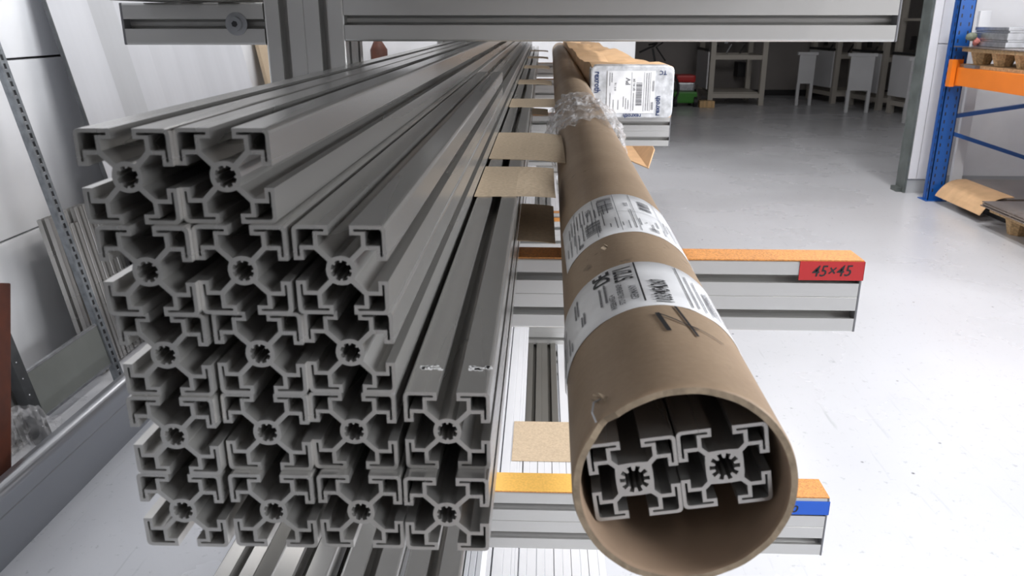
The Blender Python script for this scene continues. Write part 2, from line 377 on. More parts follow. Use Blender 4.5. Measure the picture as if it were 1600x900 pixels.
for yi, y in enumerate((.93, 2.45, 3.97, 5.49, -.59)):
    o = link('post', post_me if yi == 0 else post_me, None, rack); at_rack(o, -.2655, y+.045, .001)
    o = link('foot_beam', foot_me, None, rack)
    at_rack(o, -.2205, y+.0675-.045, .046)
    for li, h in enumerate(LEV):
        a = link('arm', arm_me, None, rack); at_rack(a, -.2205, y+.0225, H-h-.045-(.0015 if h > 0 else 0))
        c = MB().box(0, .003, -.0225, .0225, -.045, .045).obj('end_cap', 'cap', a, bevel=.0012); c.location = (.605, 0, 0)
        if h > 0:
            s = link('rubber_strip', strip_me if not (li == 2 and yi == 0) else strip_me, None, a); s.location = (0, -.0225, .0450)
        if li in (0, 1, 2, 4, 5):
            z = H-.005 if li == 0 else H-h-.0225
            b = link('stub_arm', stub_me, None, rack); at_rack(b, -.4700, y+.0225, z)
            c = MB().box(-.003, 0, -.0225, .0225, -.0225, .0225).obj('end_cap', 'cap', b, bevel=.0012)
            if yi == 0 and li == 0:
                # socket-head bolt with washer set in the slot
                bo = MB()
                for r0, y0, y1 in ((.0125, -.0235, -.0228), (.0075, -.0290, -.0235)):
                    bo.tube([(.128, y0, .0), (.128, y1, .0)], r0, 24)
                bo.obj('bolt', 'steel', b)
                MB().tube([(.128, -.0293, 0), (.128, -.0291, 0)], .0035, 6).obj('hex_socket', 'black', b)
        if yi == 0 and li == 1:
            MB().box(.532, .6085, -.0236, -.0226, .0215, .0450).box(.6081, .6088, -.0236, .005, .0215, .0450).obj('red_tape', 'red_tape', a)
            vs, fs = text_mesh('45×45', .023, .006)
            t = MB().add([(.546+p[0]*.80+p[1]*.18, -.0239, .0262+p[1]*.86+p[0]*.02) for p in vs], fs).obj('handwriting', 'ink', a)
            mod = t.modifiers.new('s', 'SOLIDIFY'); mod.thickness = .0002
        if yi == 0 and li == 2:
            MB().box(.494, .6085, -.0236, -.0226, .0200, .0400).box(.6081, .6088, -.0236, .005, .0200, .0400).obj('blue_tape', 'blue_tape', a)
            vs, fs = text_mesh('60×60', .019, .012)
            MB().add([(.518+p[0]*1.0+p[1]*.18, -.0239, .0235+p[1]*.8) for p in vs], fs).obj('handwriting', 'ink', a)
            # lighter ochre strip laid over the inner half of the arm
            s2 = MB().box(.0, .43, -.0228, .0225, .0466, .0472).obj('ochre_strip', 'yellow_strip', a)

# ------------------------------------------------------------------ STACK OF 45 mm PROFILES
prof_cache = {}
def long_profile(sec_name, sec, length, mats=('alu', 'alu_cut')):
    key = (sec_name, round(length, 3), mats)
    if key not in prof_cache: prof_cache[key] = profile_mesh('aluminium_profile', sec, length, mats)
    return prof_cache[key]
rows = [
 [(-.1925, .3629), (-.1474, .3661)],
 [(-.1880, .3595), (-.1429, .3631), (-.0957, .3649)],
 [(-.1876, .3636), (-.1405, .3670), (-.0954, .3702)],
 [(-.1883, .3621), (-.1416, .3679), (-.0965, .3708), (-.0475, .3727)],
 [(-.1900, .3625), (-.1412, .3637), (-.0942, .3648), (-.0480, .3641)]]
rown = ['top row', 'second row from the top', 'middle row', 'fourth row from the top', 'bottom row']
coln = [['left one', 'right one'], ['left', 'middle', 'right, shorter than the rest'], ['left', 'middle', 'right'],
        ['leftmost', 'second from the left', 'third from the left', 'rightmost, with white marks on its top'],
        ['leftmost', 'second from the left', 'third from the left', 'rightmost']]
lens = {(1, 2): 1.17, (0, 0): 5.6, (0, 1): 5.6}
for i, R in enumerate(rows):
    h = .0698+.0451*i
    for j, (x, y) in enumerate(R):
        L_ = lens.get((i, j), 5.6)
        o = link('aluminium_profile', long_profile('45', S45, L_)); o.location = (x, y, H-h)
        tag(o, 'slotted profile in the %s of the big stack, %s' % (rown[i].replace(' from the top', ''), coln[i][j].replace(' from the left', '').replace(' on its top', '')), 'profile', 'square slotted profiles in the big stack')
        if (i, j) == (3, 3):
            mk = MB()
            for q0 in (-.0185, .0085):
                for k in range(26):
                    a = q0+random.random()*.011; b = .030+random.random()*.006-.003
                    mk.box(a, a+.0012+random.random()*.002, b, b+.0006+random.random()*.0016, .02255, .0227)
            mk.obj('printed_mark', 'white_mark', o)

# level below: 60 mm profiles, seen under the stack
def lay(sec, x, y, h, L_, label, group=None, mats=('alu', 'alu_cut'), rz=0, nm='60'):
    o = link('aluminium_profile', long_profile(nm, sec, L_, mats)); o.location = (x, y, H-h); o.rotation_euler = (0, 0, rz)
    return tag(o, label, 'profile', group)
g2 = 'profiles on the arm level below the big stack'
lay(S60, -.1715, .33, .570, 5.6, 'wide slotted profile under the stack, second level, left of two', g2)
lay(S60, -.1065, .335, .570, 5.6, 'wide slotted profile under the stack, second level, right of two', g2)
def groove_bar(w, hgt, g):
    pts = [(-w/2, -hgt/2), (w/2, -hgt/2), (w/2, hgt/2)]
    for q in g[::-1]: pts += [(q+.0008, hgt/2), (q, hgt/2-.0015), (q-.0008, hgt/2)]
    pts += [(-w/2, hgt/2)]
    return (pts, [[(a*(w/2-.002), b*(hgt/2-.002)) for a, b in ((-1, -1), (1, -1), (1, 1), (-1, 1))]])
o = lay(groove_bar(.017, .055, [-.004, .003]), -.0668, .33, .5725, 5.6, 'narrow bright grooved bar beside the wide profiles under the stack', g2, ('alu_bright', 'alu_cut'), nm='g1')
o = lay(groove_bar(.0042, .055, []), -.1390, .33, .5725, 5.6, 'thin bright strip between the two wide profiles under the stack', g2, ('alu_bright', 'alu_cut'), nm='g2')
lay(S45, -.318, .33, .5775, 5.6, 'greenish grey profile on the short left arm under the stack', g2, nm='45')
lay(S60, -.243, -1.3, .570, 2.2, 'short slotted profile ending at the rack post under the stack', g2)
lay(groove_bar(.019, .05, []), -.2845, -1.3, .575, 2.2, 'dark flat bar ending at the rack post under the stack', g2, ('alu_dark', 'alu_dark'), nm='g3')
# third level: bright profiles seen between stack and tube
g3 = 'bright profiles on the third arm level'
lay(groove_bar(.0435, .04, [-.004, .010, .016]), -.0538, .2, .9055, 5.6, 'bright wide profile with fine grooves on the third arm level', g3, ('alu_bright', 'alu_cut'), nm='g4')
lay(groove_bar(.045, .04, [-.012, .004]), -.1010, .2, .9055, 5.6, 'bright wide profile on the third arm level, nearer the posts', g3, ('alu_bright', 'alu_cut'), nm='g5')
lay(S45, -.150, .2, .9065, 5.6, 'slotted profile on the third arm level nearest the posts', g3, nm='45')
tn = ['against the long ones', 'second from the left', 'third from the left', 'fourth from the left', 'rightmost']
for k, x in enumerate((-.0150, .0150, .0450, .0745, .1040)):
    lay(groove_bar(.0285, .04, [-.002+.001*k]), x, .2, .9055, 1.38, 'narrow bright profile on the third arm level, %s of five' % tn[k], g3, ('alu_bright', 'alu_cut'), nm='g6%d' % k)
# floor level on the rack feet
lay(S9045, .010, 1.55, 1.0365, 4.4, 'dark bronze double profile lying on the rack feet near the floor', None, ('alu_dark', 'alu_cut'), nm='9045')
lay(groove_bar(.042, .04, [.004]), .0815, 1.3, 1.0385, 4.6, 'pale profile lying beside the dark double profile near the floor', None, ('alu_bright', 'alu_cut'), nm='g7')
# small profiles on the stub arms at the very top
for k, (x, ww) in enumerate(((-.430, .032), (-.392, .024), (-.349, .026))):
    lay(groove_bar(ww, .03, []), x, .86, -.0335, 5.2, 'small dark bar on the short upper left arm, %s' % ['leftmost', 'middle', 'nearest the post'][k], 'bars on the upper left arm', ('alu_dark', 'alu_dark'), nm='g8%d' % k)
# unseen load added on the arms above to shade the stack
on = ['first', 'second', 'third', 'fourth', 'fifth', 'sixth', 'seventh', 'eighth', 'ninth', 'tenth']
for k in range(9):
    lay(S60, -.185+.0605*k, .2, -.0971, 5.6, 'wide slotted profile on the arms just above the stack, %s from the post' % on[k], 'profiles on the arms above the stack')
    if k < 4: lay(S60, -.185+.0605*k, .2, -.1573, 5.6, 'wide slotted profile in the second layer above the stack, %s from the post' % on[k], 'second layer of profiles above the stack')

# ------------------------------------------------------------------ CARD SPACERS
def card(x0, x1, y0, y1, h, droop, label, skew=0, mname='card', curl=0):
    n = 10; T = .0009; vs = []; fs = []
    for layer in (0, T):
        for i in range(n+1):
            for j in range(5):
                a = i/n; b = j/4
                x = x0+(x1-x0)*a; y = y0+(y1-y0)*b+skew*a*(1-b)
                over = max(0, x+.0255)/max(1e-6, x1+.0255)
                z = H-h+layer-droop*over**2+curl*math.sin(PI*b)*over+.00005
                vs.append((x, y, z))
    m5 = 5*(n+1)
    for i in range(n):
        for j in range(4):
            q = (i*5+j, i*5+j+1, (i+1)*5+j+1, (i+1)*5+j); fs.append(q[::-1]); fs.append(tuple(v+m5 for v in q))
    for i in range(n):
        for j in (0, 4):
            q = (i*5+j, (i+1)*5+j, (i+1)*5+j+m5, i*5+j+m5); fs.append(q)
    for j in range(4):
        for i in (0, n):
            q = (i*5+j, i*5+j+1, i*5+j+1+m5, i*5+j+m5); fs.append(q)
    o = MB().add(vs, fs).obj('card_spacer', mname, smooth=False)
    return tag(o, label, 'cardboard', 'card spacers between the profiles')
hs = .0698+.0451*3-.0226
card(-.0720, .0335, 1.10, 1.365, hs, .004, 'large curved card spacer whose corner touches the cardboard tube', -.012, curl=.004)
card(-.0720, .0165, .852, 1.035, hs, .002, 'card spacer just in front of the large curved one', .006, curl=-.006)
card(-.0720, .0300, 1.785, 1.975, hs, .0, 'pale card spacer behind the large curved one beside the film', .0)
card(-.0720, .0300, 2.44, 2.62, hs, .004, 'fourth card spacer along the stack from the front', .0)
card(-.0720, .0300, 3.25, 3.45, hs, .004, 'fifth card spacer along the stack from the front')
card(-.0720, .0300, 4.1, 4.3, hs, .004, 'sixth card spacer along the stack from the front')
card(-.0720, .0350, 5.0, 5.2, hs, .004, 'farthest card spacer near the end of the stack')
for k, (y0, y1, nm) in enumerate(((.838, 1.02, 'lower card spacer in shadow above the orange strip'), (1.40, 1.56, 'lower card spacer in shadow behind the curved one'), (2.05, 2.2, 'lower card spacer in shadow beside the film on the tube'))):
    card(-.0250, .0165, y0, y1, .2280, .003, nm)
card(-.055, .078, 1.485, 1.66, .8848, .0, 'pale square card lying on the bright profiles of the third level', .0)

# ------------------------------------------------------------------ CARDBOARD TUBE
TR = .0552; TI = .0507
tube = empty('cardboard_tube', (.0721, .343, H-.218), -.0096)
tag(tube, 'long brown cardboard tube with shipping labels lying beside the profile stack', 'tube')
def tp(a, y, r=TR): a = math.radians(a); return (r*math.sin(a), y-.343, r*math.cos(a))
tb = MB(); n = 96
ys = [.343, .346, .352, .5, .8, 1.2, 1.8, 2.5, 3.5, 4.5, 6.2]
def edge_off(a):                                    # ragged front edge with a torn nick near the staple
    d = .0006*math.sin(a*3)+.0002*math.sin(a*17)
    aa = (math.degrees(a)+180) % 360-180
    if abs(aa+50) < 9: d += .0045*(1-abs(aa+50)/9)
    return d
out = []; inn = []
for yi, y in enumerate(ys):
    for k in range(n):
        a = 2*PI*k/n; yy = y+(edge_off(a) if yi == 0 else edge_off(a)*.6 if yi == 1 else 0)
        wob = 1+.0025*math.sin(2*a+y*2)
        rr = TR*wob-(.0007 if yi == 0 else 0)
        out.append((rr*math.sin(a), yy-.343, rr*math.cos(a)))
        ri = TI*wob+(.0005 if yi == 0 else 0)
        inn.append((ri*math.sin(a), yy-.343, ri*math.cos(a)))
NY = len(ys)
tb.v = out+inn; off = NY*n
for i in range(NY-1):
    for k in range(n):
        q = (i*n+k, i*n+(k+1) % n, (i+1)*n+(k+1) % n, (i+1)*n+k)
        tb.f.append(q[::-1]); tb.mi.append(0)
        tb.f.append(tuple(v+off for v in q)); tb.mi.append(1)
for k in range(n):
    tb.f.append((k, (k+1) % n, (k+1) % n+off, k+off)); tb.mi.append(2)
    e = (NY-1)*n
    tb.f.append((e+k, e+(k+1) % n, e+(k+1) % n+off, e+k+off)); tb.mi.append(2)
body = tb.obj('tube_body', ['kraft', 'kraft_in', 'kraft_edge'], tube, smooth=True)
for p in body.data.polygons:
    if p.material_index == 2: p.use_smooth = False
def patch(a0, a1, y0, y1, r=TR+.0005, skl=0, skr=0, na=48, nyy=4):
    vs = []; fs = []
    for i in range(na+1):
        for j in range(nyy+1):
            a = a0+(a1-a0)*i/na
            if skl: a += skl*(j/nyy)*max(0, 1-i/6)
            y = y0+(y1-y0)*j/nyy
            vs.append(tp(a, y, r+.0003*noise.noise(Vector((a*.08, y*60, 3)))))
    for i in range(na):
        for j in range(nyy):
            q = i*(nyy+1)+j; fs.append((q, q+1, q+nyy+2, q+nyy+1)[::-1])
    return vs, fs
def label_patch(name, *a, **k):
    vs, fs = patch(*a, **k)
    o = MB().add(vs, fs).obj(name, 'label', tube, smooth=True)
    s = o.modifiers.new('s', 'SOLIDIFY'); s.thickness = .0003; s.offset = -1
    return o
def cyl_bars(bars, r=TR+.0011):                    # bars: (a0,a1,y0,y1)
    mb = MB()
    for a0, a1, y0, y1 in bars:
        na = max(1, int(abs(a1-a0)/4)); vs = []; fs = []
        for i in range(na+1):
            a = a0+(a1-a0)*i/na; vs += [tp(a, y0, r), tp(a, y1, r)]
        for i in range(na): fs.append((2*i, 2*i+1, 2*i+3, 2*i+2)[::-1])
        mb.add(vs, fs)
    return mb
def cyl_text(mb, body, size, a0, y0, sx=1, r=TR+.0012):
    vs, fs = text_mesh(body, size, .02)
    mb.add([tp(a0-math.degrees(p[1]/TR), y0+p[0]*sx, r) for p in vs], fs)
# near label
l2 = label_patch('shipping_label', -96, 92, .455, .545)
label_patch('shipping_label', -98, -84, .462, .528, r=TR+.0012, na=6)
mb = cyl_bars([(-9.4, -8.2, .462, .543), (20.6, 21.4, .459, .541)])
cyl_text(mb, '1033454260', .0150, 8.5, .4575, .60)
cyl_text(mb, '57271', .0175, -12.0, .508, .68)
cyl_text(mb, 'DE', .0180, -28, .518, .95)
mb.obj('label_print', 'ink', l2)
mb = MB()
def dashes(a, y0, y1, thick=1.6, seg=.0022):       # small print too fine to read
    y = y0
    while y < y1:
        L_ = seg*(.5+random.random()*.9)
        mb2 = cyl_bars([(a-thick/2, a+thick/2, y, min(y+L_*.8, y1))]); mb.add(mb2.v, mb2.f); y += L_
cyl_text(mb, 'GERMANY', .0068, -12.0, .468, .85)
cyl_text(mb, '57271 HILCHENBACH', .0054, -21, .465, .75)
cyl_text(mb, 'WIESENWEG 4', .0054, -27, .462, .75)
for a, y0, y1 in ((-33, .48, .515), (-37, .478, .512), (-58, .50, .53), (-61, .50, .527), (-52, .475, .495), (-54.5, .475, .492), (-68, .462, .475), (-78, .465, .52), (-84, .465, .50), (-72, .463, .49)):
    dashes(a, y0, y1)
for k in range(7): dashes(26+k*5.5, .462, .50+.03*random.random(), 1.2, .0018)
cyl_text(mb, '10334 4728904501', .0066, 42, .468, .8)
tag(mb.obj('label_small_print', 'ink_grey', l2), kind='stuff')
# farther label with bar codes
l1 = label_patch('shipping_label', -70, 84, .630, .775, skl=-5)
bars = []
def barcode(a0, a1, y0, y1, along, nb):
    for k in range(nb):
        t = k/nb; wd = (.25+.55*random.random())/nb
        if along: bars.append((a0, a1, y0+(y1-y0)*t, y0+(y1-y0)*(t+wd)))
        else: bars.append((a0+(a1-a0)*t, a0+(a1-a0)*(t+wd), y0, y1))
barcode(-24, -10, .712, .762, True, 26); barcode(-40, -25, .650, .690, True, 24); barcode(15, 27, .715, .750, True, 20); barcode(17, 25, .640, .652, True, 9)
for a in (-52, -29, -8, 8, 33, 52): bars.append((a, a+.5, .634, .772))
for y in (.70,): bars.append((-8, 52, y, y+.0006))
mb = cyl_bars(bars)
for k in range(26):
    dashes(-64+k*5.3, .636+.03*random.random(), .66+.05*random.random(), 1.1, .0016)
for k in range(12): dashes(-60+k*4, .70, .73+.03*random.random(), 1.3, .0016)
cyl_text(mb, 'WERK 26', .0062, -33, .72, .9); cyl_text(mb, '01.2021', .0055, 4, .72, .9); cyl_text(mb, '0281', .0070, -44, .636, .8)
tag(mb.obj('label_print', 'ink_grey', l1), kind='stuff')
# hand-drawn 7 in marker pen
mb = MB()
def stroke(pts, wd):
    vs = []; fs = []; P = []
    for i in range(len(pts)-1):
        for t in range(8): P.append([pts[i][q]+(pts[i+1][q]-pts[i][q])*t/8 for q in (0, 1)])
    P.append(list(pts[-1]))
    for i, p in enumerate(P):
        q = P[min(i+1, len(P)-1)]; o_ = P[max(i-1, 0)]
        dx = math.radians(q[0]-o_[0])*TR; dy = q[1]-o_[1]; L_ = math.hypot(dx, dy) or 1
        nx, ny = -dy/L_*wd/2, dx/L_*wd/2
        for s in (1, -1): vs.append(tp(p[0]+math.degrees(s*nx/TR), p[1]+s*ny, TR+.0009))
    for i in range(len(P)-1): fs.append((2*i, 2*i+1, 2*i+3, 2*i+2))
    mb.add(vs, fs)
stroke([(-4.6, .4405), (-1.2, .412)], .0027); stroke([(-4.6, .4400), (9.6, .4244), (17, .4200)], .0013)
stroke([(8.0, .4530), (14.5, .4080)], .0017); stroke([(14, .4225), (31.5, .4125)], .0009)
mb.obj('marker_writing', 'ink', tube)
# small chipped paper spots and a staple
mb = MB(); mb.tube([tp(-52, .3445, TR+.001), tp(-51, .349, TR+.004), tp(-49, .356, TR+.0045), tp(-47.5, .362, TR+.001)], .0005, 6)
mb.obj('staple', 'steel', tube)
mb = MB()
for (a, y, s) in ((-27, .594, .004), (-25, .5955, .003), (-47, .3600, .005), (-44, .3575, .0045), (-50, .3625, .003)):
    c = Vector(tp(a, y, TR+.001)); nrm = Vector((c.x, 0, c.z)).normalized()
    pts = [c+Vector((random.uniform(-s, s), random.uniform(-s, s)*.8, random.uniform(-s, s)*.4))*.8+nrm*.001*k for k in range(4)]
    mb.add(pts, [(0, 1, 2), (0, 2, 3), (0, 3, 1), (1, 3, 2)])
mb.obj('torn_paper', 'kraft_edge', tube)
# torn flap at the lower right of the opening
a0 = 120; vs = []; fs = []
for i in range(7):
    a = 116+i*4
    vs += [tp(a, .347, TR+.0004), tp(a, .362, TR+.0004+.003*math.sin(PI*i/6))]
for i in range(6): fs.append((2*i, 2*i+1, 2*i+3, 2*i+2))
o = MB().add(vs, fs).obj('torn_flap', 'kraft', tube); s = o.modifiers.new('s', 'SOLIDIFY'); s.thickness = .001
# crumpled clear film round the tube
vs = []; fs = []; na = 110; ny = 46
for j in range(ny+1):
    for i in range(na+1):
        a = -125+250*i/na; y = 1.36+.56*j/ny
        e = (noise.noise(Vector((a*.05, 1, 0)))*.10)
        y2 = y+e*(1-j/ny)*1.0+noise.noise(Vector((a*.11, 5, 2)))*.05*(j/ny)
        nz = abs(noise.noise(Vector((a*.04, y*14, 0))))+.35*abs(noise.noise(Vector((a*.09, y*34, 4))))+.1*noise.noise(Vector((a*.2, y*70, 7)))
        side = max(0, math.sin(math.radians(abs(a)))) 
        r = TR+.0015+.018*nz*(.35+.65*side)+.016*side*math.sin(PI*min(1, j/ny*1.1))*(abs(noise.noise(Vector((y*9, a*.01, 9))))+.35)
        vs.append(tp(a, y2, r))
for j in range(ny):
    for i in range(na):
        q = j*(na+1)+i; fs.append((q, q+1, q+na+2, q+na+1))
MB().add(vs, fs).obj('crumpled_film', 'film', tube, smooth=False)
# profiles inside the tube
for k, (x, h) in enumerate(((.0494, .2213), (.0940, .2130))):
    o = link('aluminium_profile', long_profile('45c', S45C, 5.5, ('alu', 'alu_cut_bright'))); o.location = (x, .356, H-h); o.rotation_euler = (0, -math.radians(9.2), -.0096)
    tag(o, 'slotted aluminium profile inside the cardboard tube, %s of the pair' % ['left', 'right'][k], 'profile', 'pair of profiles in the tube')

# ------------------------------------------------------------------ LONG CARTON on the second arm
bx = empty('long_carton', (.261, 2.4, H-.2726))
tag(bx, 'long brown carton with white taped label end, lying on the arms behind the tube', 'box')
W_, HT = .117, .142
vs = []; fs = []
secs = 40; ring = [(-1, 0), (-1, .25), (-1, .5), (-1, .75), (-1, 1), (-.5, 1), (0, 1), (.5, 1), (1, 1), (1, .75), (1, .5), (1, .25), (1, 0), (.5, 0), (0, 0), (-.5, 0)]
for s in range(secs+1):
    y = 3.6*(s/secs)**1.25
    dent = .012*math.sin(y*5.1)+.010*noise.noise(Vector((y*3, 0, 0)))
    for k, (a, b) in enumerate(ring):
        nz = noise.noise(Vector((a*3, y*4, b*3)))*.008 if s > 0 else 0
        x = a*W_*(1 if s == 0 else 1-.02*abs(math.sin(y*4)))+(nz if abs(a) == 1 and 0 < b < 1 else 0)-.014*y*(1 if a > 0 else 0)
        z = b*HT+((dent*.5+nz-.010*min(1, y*2)) if b == 1 else 0)
        if s and b == 1 and abs(a) < 1: z -= .012*(1-abs(a))*abs(math.sin(y*2.6))
        vs.append((x, y, z))
nr = len(ring)
for s in range(secs):
    for k in range(nr):
        fs.append((s*nr+k, s*nr+(k+1) % nr, (s+1)*nr+(k+1) % nr, (s+1)*nr+k))
fs.append(tuple(range(nr))); fs.append(tuple(secs*nr+k for k in range(nr)))
MB().add(vs, fs).obj('carton_body', 'carton', bx)
# silvery tape cap on the front end
vs = []; fs = []
R2 = []
for k in range(36):
    a = 2*PI*k/36; ca, sa = math.cos(a), math.sin(a)
    e = .16
    x = math.copysign(abs(ca)**e, ca)*(W_+.003); z = math.copysign(abs(sa)**e, sa)*(HT/2+.0025)+HT/2+.0015
    R2.append((x, z))
for j, (y, sc_) in enumerate(((-.006, .97), (-.004, 1.0), (.03, 1.0), (.075, 1.005))):
    for k, (x, z) in enumerate(R2):
        yy = y+(.018*noise.noise(Vector((x*40, z*40, 1))) if j == 3 else 0)
        vs.append((x*sc_, yy, (z-HT/2)*sc_+HT/2+.0012*noise.noise(Vector((x*60, y*50, z*60)))))
for j in range(3):
    for k in range(36): fs.append((j*36+k, j*36+(k+1) % 36, (j+1)*36+(k+1) % 36, (j+1)*36+k))
fs.append(tuple(range(36)))
tc_ = MB().add(vs, fs).obj('tape_wrapping', 'film_label', bx)
lb = MB().box(-.072, .066, -.0078, -.0066, .012, .132).obj('carton_label', 'label', bx)
def flat_text(mb, body, size, x, z, rot, sx=1, y=-.0084):
    v2, f2 = text_mesh(body, size, .025); c, s = math.cos(rot), math.sin(rot)
    mb.add([(x+p[0]*sx*c-p[1]*s, y, z+p[0]*sx*s+p[1]*c) for p in v2], f2)
mb = MB()
def fb(x0, x1, z0, z1): mb.box(x0, x1, -.0083, -.0078, z0, z1)
for x in (-.002, .034, .052): fb(x, x+.0008, .018, .128)
z = .034
while z < .100:
    t = .0008+random.random()*.0022; fb(.012, .029, z, z+t); z += t+.0007+random.random()*.0012
for (x0, x1, z0, z1, q) in ((.058, .064, .075, .105, 12), (.056, .063, .022, .045, 9)):
    for k in range(q): fb(x0, x1, z0+(z1-z0)*k/q, z0+(z1-z0)*(k+.5)/q)
flat_text(mb, 'PV', .018, -.006, .092, PI/2)
flat_text(mb, 'QC IN. DK', .0075, .008, .075, PI/2)
flat_text(mb, '10 X 1 St.', .0075, -.046, .075, PI/2, .8)
for k, (x, z0, z1) in enumerate(((-.066, .09, .126), (-.060, .10, .126), (-.064, .02, .07), (-.054, .018, .05), (-.040, .022, .05), (-.025, .03, .06), (-.018, .024, .055), (-.011, .024, .05), (.004, .02, .07), (.040, .02, .126), (.046, .02, .126))):
    z = z0
    while z < z1:
        d = .001+random.random()*.0025; fb(x, x+.0022, z, min(z+d, z1)); z += d+.0008
tag(mb.obj('label_print', 'ink_grey', lb), kind='stuff')
mb = MB()
flat_text(mb, 'rexroth', .024, -.108, .130, -PI/2, .8, -.0074)
flat_text(mb, 'rexroth', .020, .082, .005, PI/2, .9, -.0074)
flat_text(mb, 'rexroth', .017, .030, .010, PI, 1, -.0085)
flat_text(mb, 'TC', .016, .098, .132, PI, 1, -.0074)
tag(mb.obj('tape_print', 'blue_ink', tc_), kind='stuff')
# cardboard corner piece on the level below
cc = MB()
for (x0, x1, z0, z1) in ((.345, .455, .0, .004),):
    cc.add([(x0, 3.75, z0), (x1, 3.38, z0), (x1, 5.9, z0), (x0, 5.9, z0), (x0, 3.75, z1), (x1, 3.38, z1), (x1, 5.9, z1), (x0, 5.9, z1)], [(0, 1, 2, 3), (4, 7, 6, 5), (0, 4, 5, 1), (1, 5, 6, 2), (2, 6, 7, 3), (3, 7, 4, 0)])
cc.add([(.451, 3.38, .004), (.455, 3.38, .004), (.500, 3.55, .055), (.505, 3.75, .065), (.505, 5.9, .065), (.455, 5.9, .004), (.451, 5.9, .006), (.500, 5.9, .068), (.500, 3.78, .068), (.496, 3.55, .058)],
       [(1, 5, 4, 3, 2), (0, 9, 8, 7, 6), (0, 1, 2, 9), (9, 2, 3, 8), (8, 3, 4, 7), (4, 5, 6, 7)])
tag(cc.obj('cardboard_angle', 'carton', None, (0, 0, H-.5995)), 'brown cardboard edge protector sticking out beyond the arms below the carton', 'cardboard')

# ------------------------------------------------------------------ LEFT SIDE: leaning things
K = .19
def lean_T(x0, y0):                                 # shear-free lean: rotate about the Y axis at the foot
    return Matrix.Translation((x0, y0, 0)) @ Matrix.Rotation(-math.atan(K), 4, 'Y')
LT = lambda x0, y0: lean_T(x0, y0)
bm_ = empty('floor_beam', (-1.2, 1.0, 0))
tag(bm_, 'long satin steel beam lying along the floor in front of the leaning frame', 'beam')
pr_ = [(-.020, 0), (.026, 0), (.026, .111), (.029, .113), (.027, .115)]+[(.004+.024*math.cos(t*PI/16), .150+.024*math.sin(t*PI/16)) for t in range(0, 9)]+[(-.012, .172), (-.016, .165), (-.016, .12)]
MB().prism(pr_, -2.5, 2.6).obj('beam_body', 'beam_steel', bm_, smooth=False)
# leaning shelving frame: perforated post, dark front post, cross board
fr = empty('leaning_shelf_frame', (-1.40, 2.0, 0))
tag(fr, 'galvanised shelving frame with perforated posts and grey cross board leaning on the wall', 'frame')
def leaned(mb, name, mats, parent, y, piece=None, x0=0, **k):
    o = mb.obj(name, mats, parent, **k); o.location = (x0, y, 0.004); o.rotation_euler = (0, -math.atan(K), 0); return o
HL = 1.58
def perf_post(parent, y, holes, matn, dy, nm='upright_post'):
    mb = MB(); wv = .038; t = .002
    # front flange split by rows of slots: rails and bridges
    if holes == 'slots':
        mb.box(0, t, 0, .010, 0, HL); mb.box(0, t, .022, .034, 0, HL); 
        z = 0
        while z < HL-.03: mb.box(0, t, .010, .022, z, z+.009); z += .026
        mb.box(0, -.018, 0, t, 0, HL)
        mb.box(.0, .006, -.006, .0, 0, HL)
    else:
        mb.box(0, t, 0, .040, 0, HL); mb.box(0, -.03, .038, .040, 0, HL); mb.box(0, -.03, 0, .002, 0, HL)
    o = leaned(mb, nm, matn, parent, dy)
    if holes == 'dots':
        d = MB(); z = .05
        while z < HL-.03: d.tube([(.0021, .016, z), (.0026, .016, z)], .0022, 8); z += .05
        tag(d.obj('post_hole', 'white', o), kind='stuff')
    else:
        d = MB(); z = .012
        while z < HL-.03:
            d.box(-.0015, -.0005, .008, .024, z-.002, z+.017); z += .026
        tag(d.obj('slot_backing', 'black', o), kind='stuff')
    return o
perf_post(fr, 0, 'dots', 'steel_dark', -.035)
perf_post(fr, 0, 'slots', 'steel_mid', .385)
for z0, z1 in ((.070, .205), (.90, 1.03), (1.40, 1.5)):
    b = leaned(MB().box(-.012, -.002, .004, .386, z0, z1), 'cross_board', 'grey_panel', fr, 0)
    MB().box(-.013, .0, .004, .386, z0-.008, z0).box(-.013, .0, .004, .386, z1, z1+.006).obj('board_edge', 'steel', b)
    if z0 > .5: b.location.x = -.001
# remove the upper cross boards that the photograph does not show
for o in list(fr.children):
    if o.name.startswith('cross_board') and o.data.vertices[0].co.z > .5:
        for c in list(o.children): bpy.data.objects.remove(c)
        bpy.data.objects.remove(o)
# tall pale sheets leaning on the wall
sheets = [(2.74, 3.00, 0, 'lean_sheet', 1.56), (3.00, 3.19, .006, 'lean_sheet2', 1.50), (3.19, 3.37, .012, 'lean_sheet', 1.54), (3.37, 3.59, .018, 'lean_sheet', 1.48), (3.59, 4.45, .040, 'lean_sheet', 1.45)]
sn = ['nearest, widest with a dark front edge', 'second, slightly darker', 'third from the front', 'fourth from the front', 'farthest, behind the short rack arm']
for k, (y0, y1, dx, m_, hh) in enumerate(sheets):
    o = MB().box(-.006, 0, 0, y1-y0-.004, 0, hh).obj('leaning_sheet', m_, None, bevel=.001)
    o.location = (-1.407-dx*.6, y0, .002); o.rotation_euler = (0, -math.atan(K), 0)
    tag(o, 'tall pale sheet leaning on the left wall, '+sn[k], 'sheet', 'tall sheets leaning on the left wall')
    if k == 0: MB().box(-.010, .002, -.006, -.0005, 0, hh).obj('edge_strip', 'steel_dark', o)
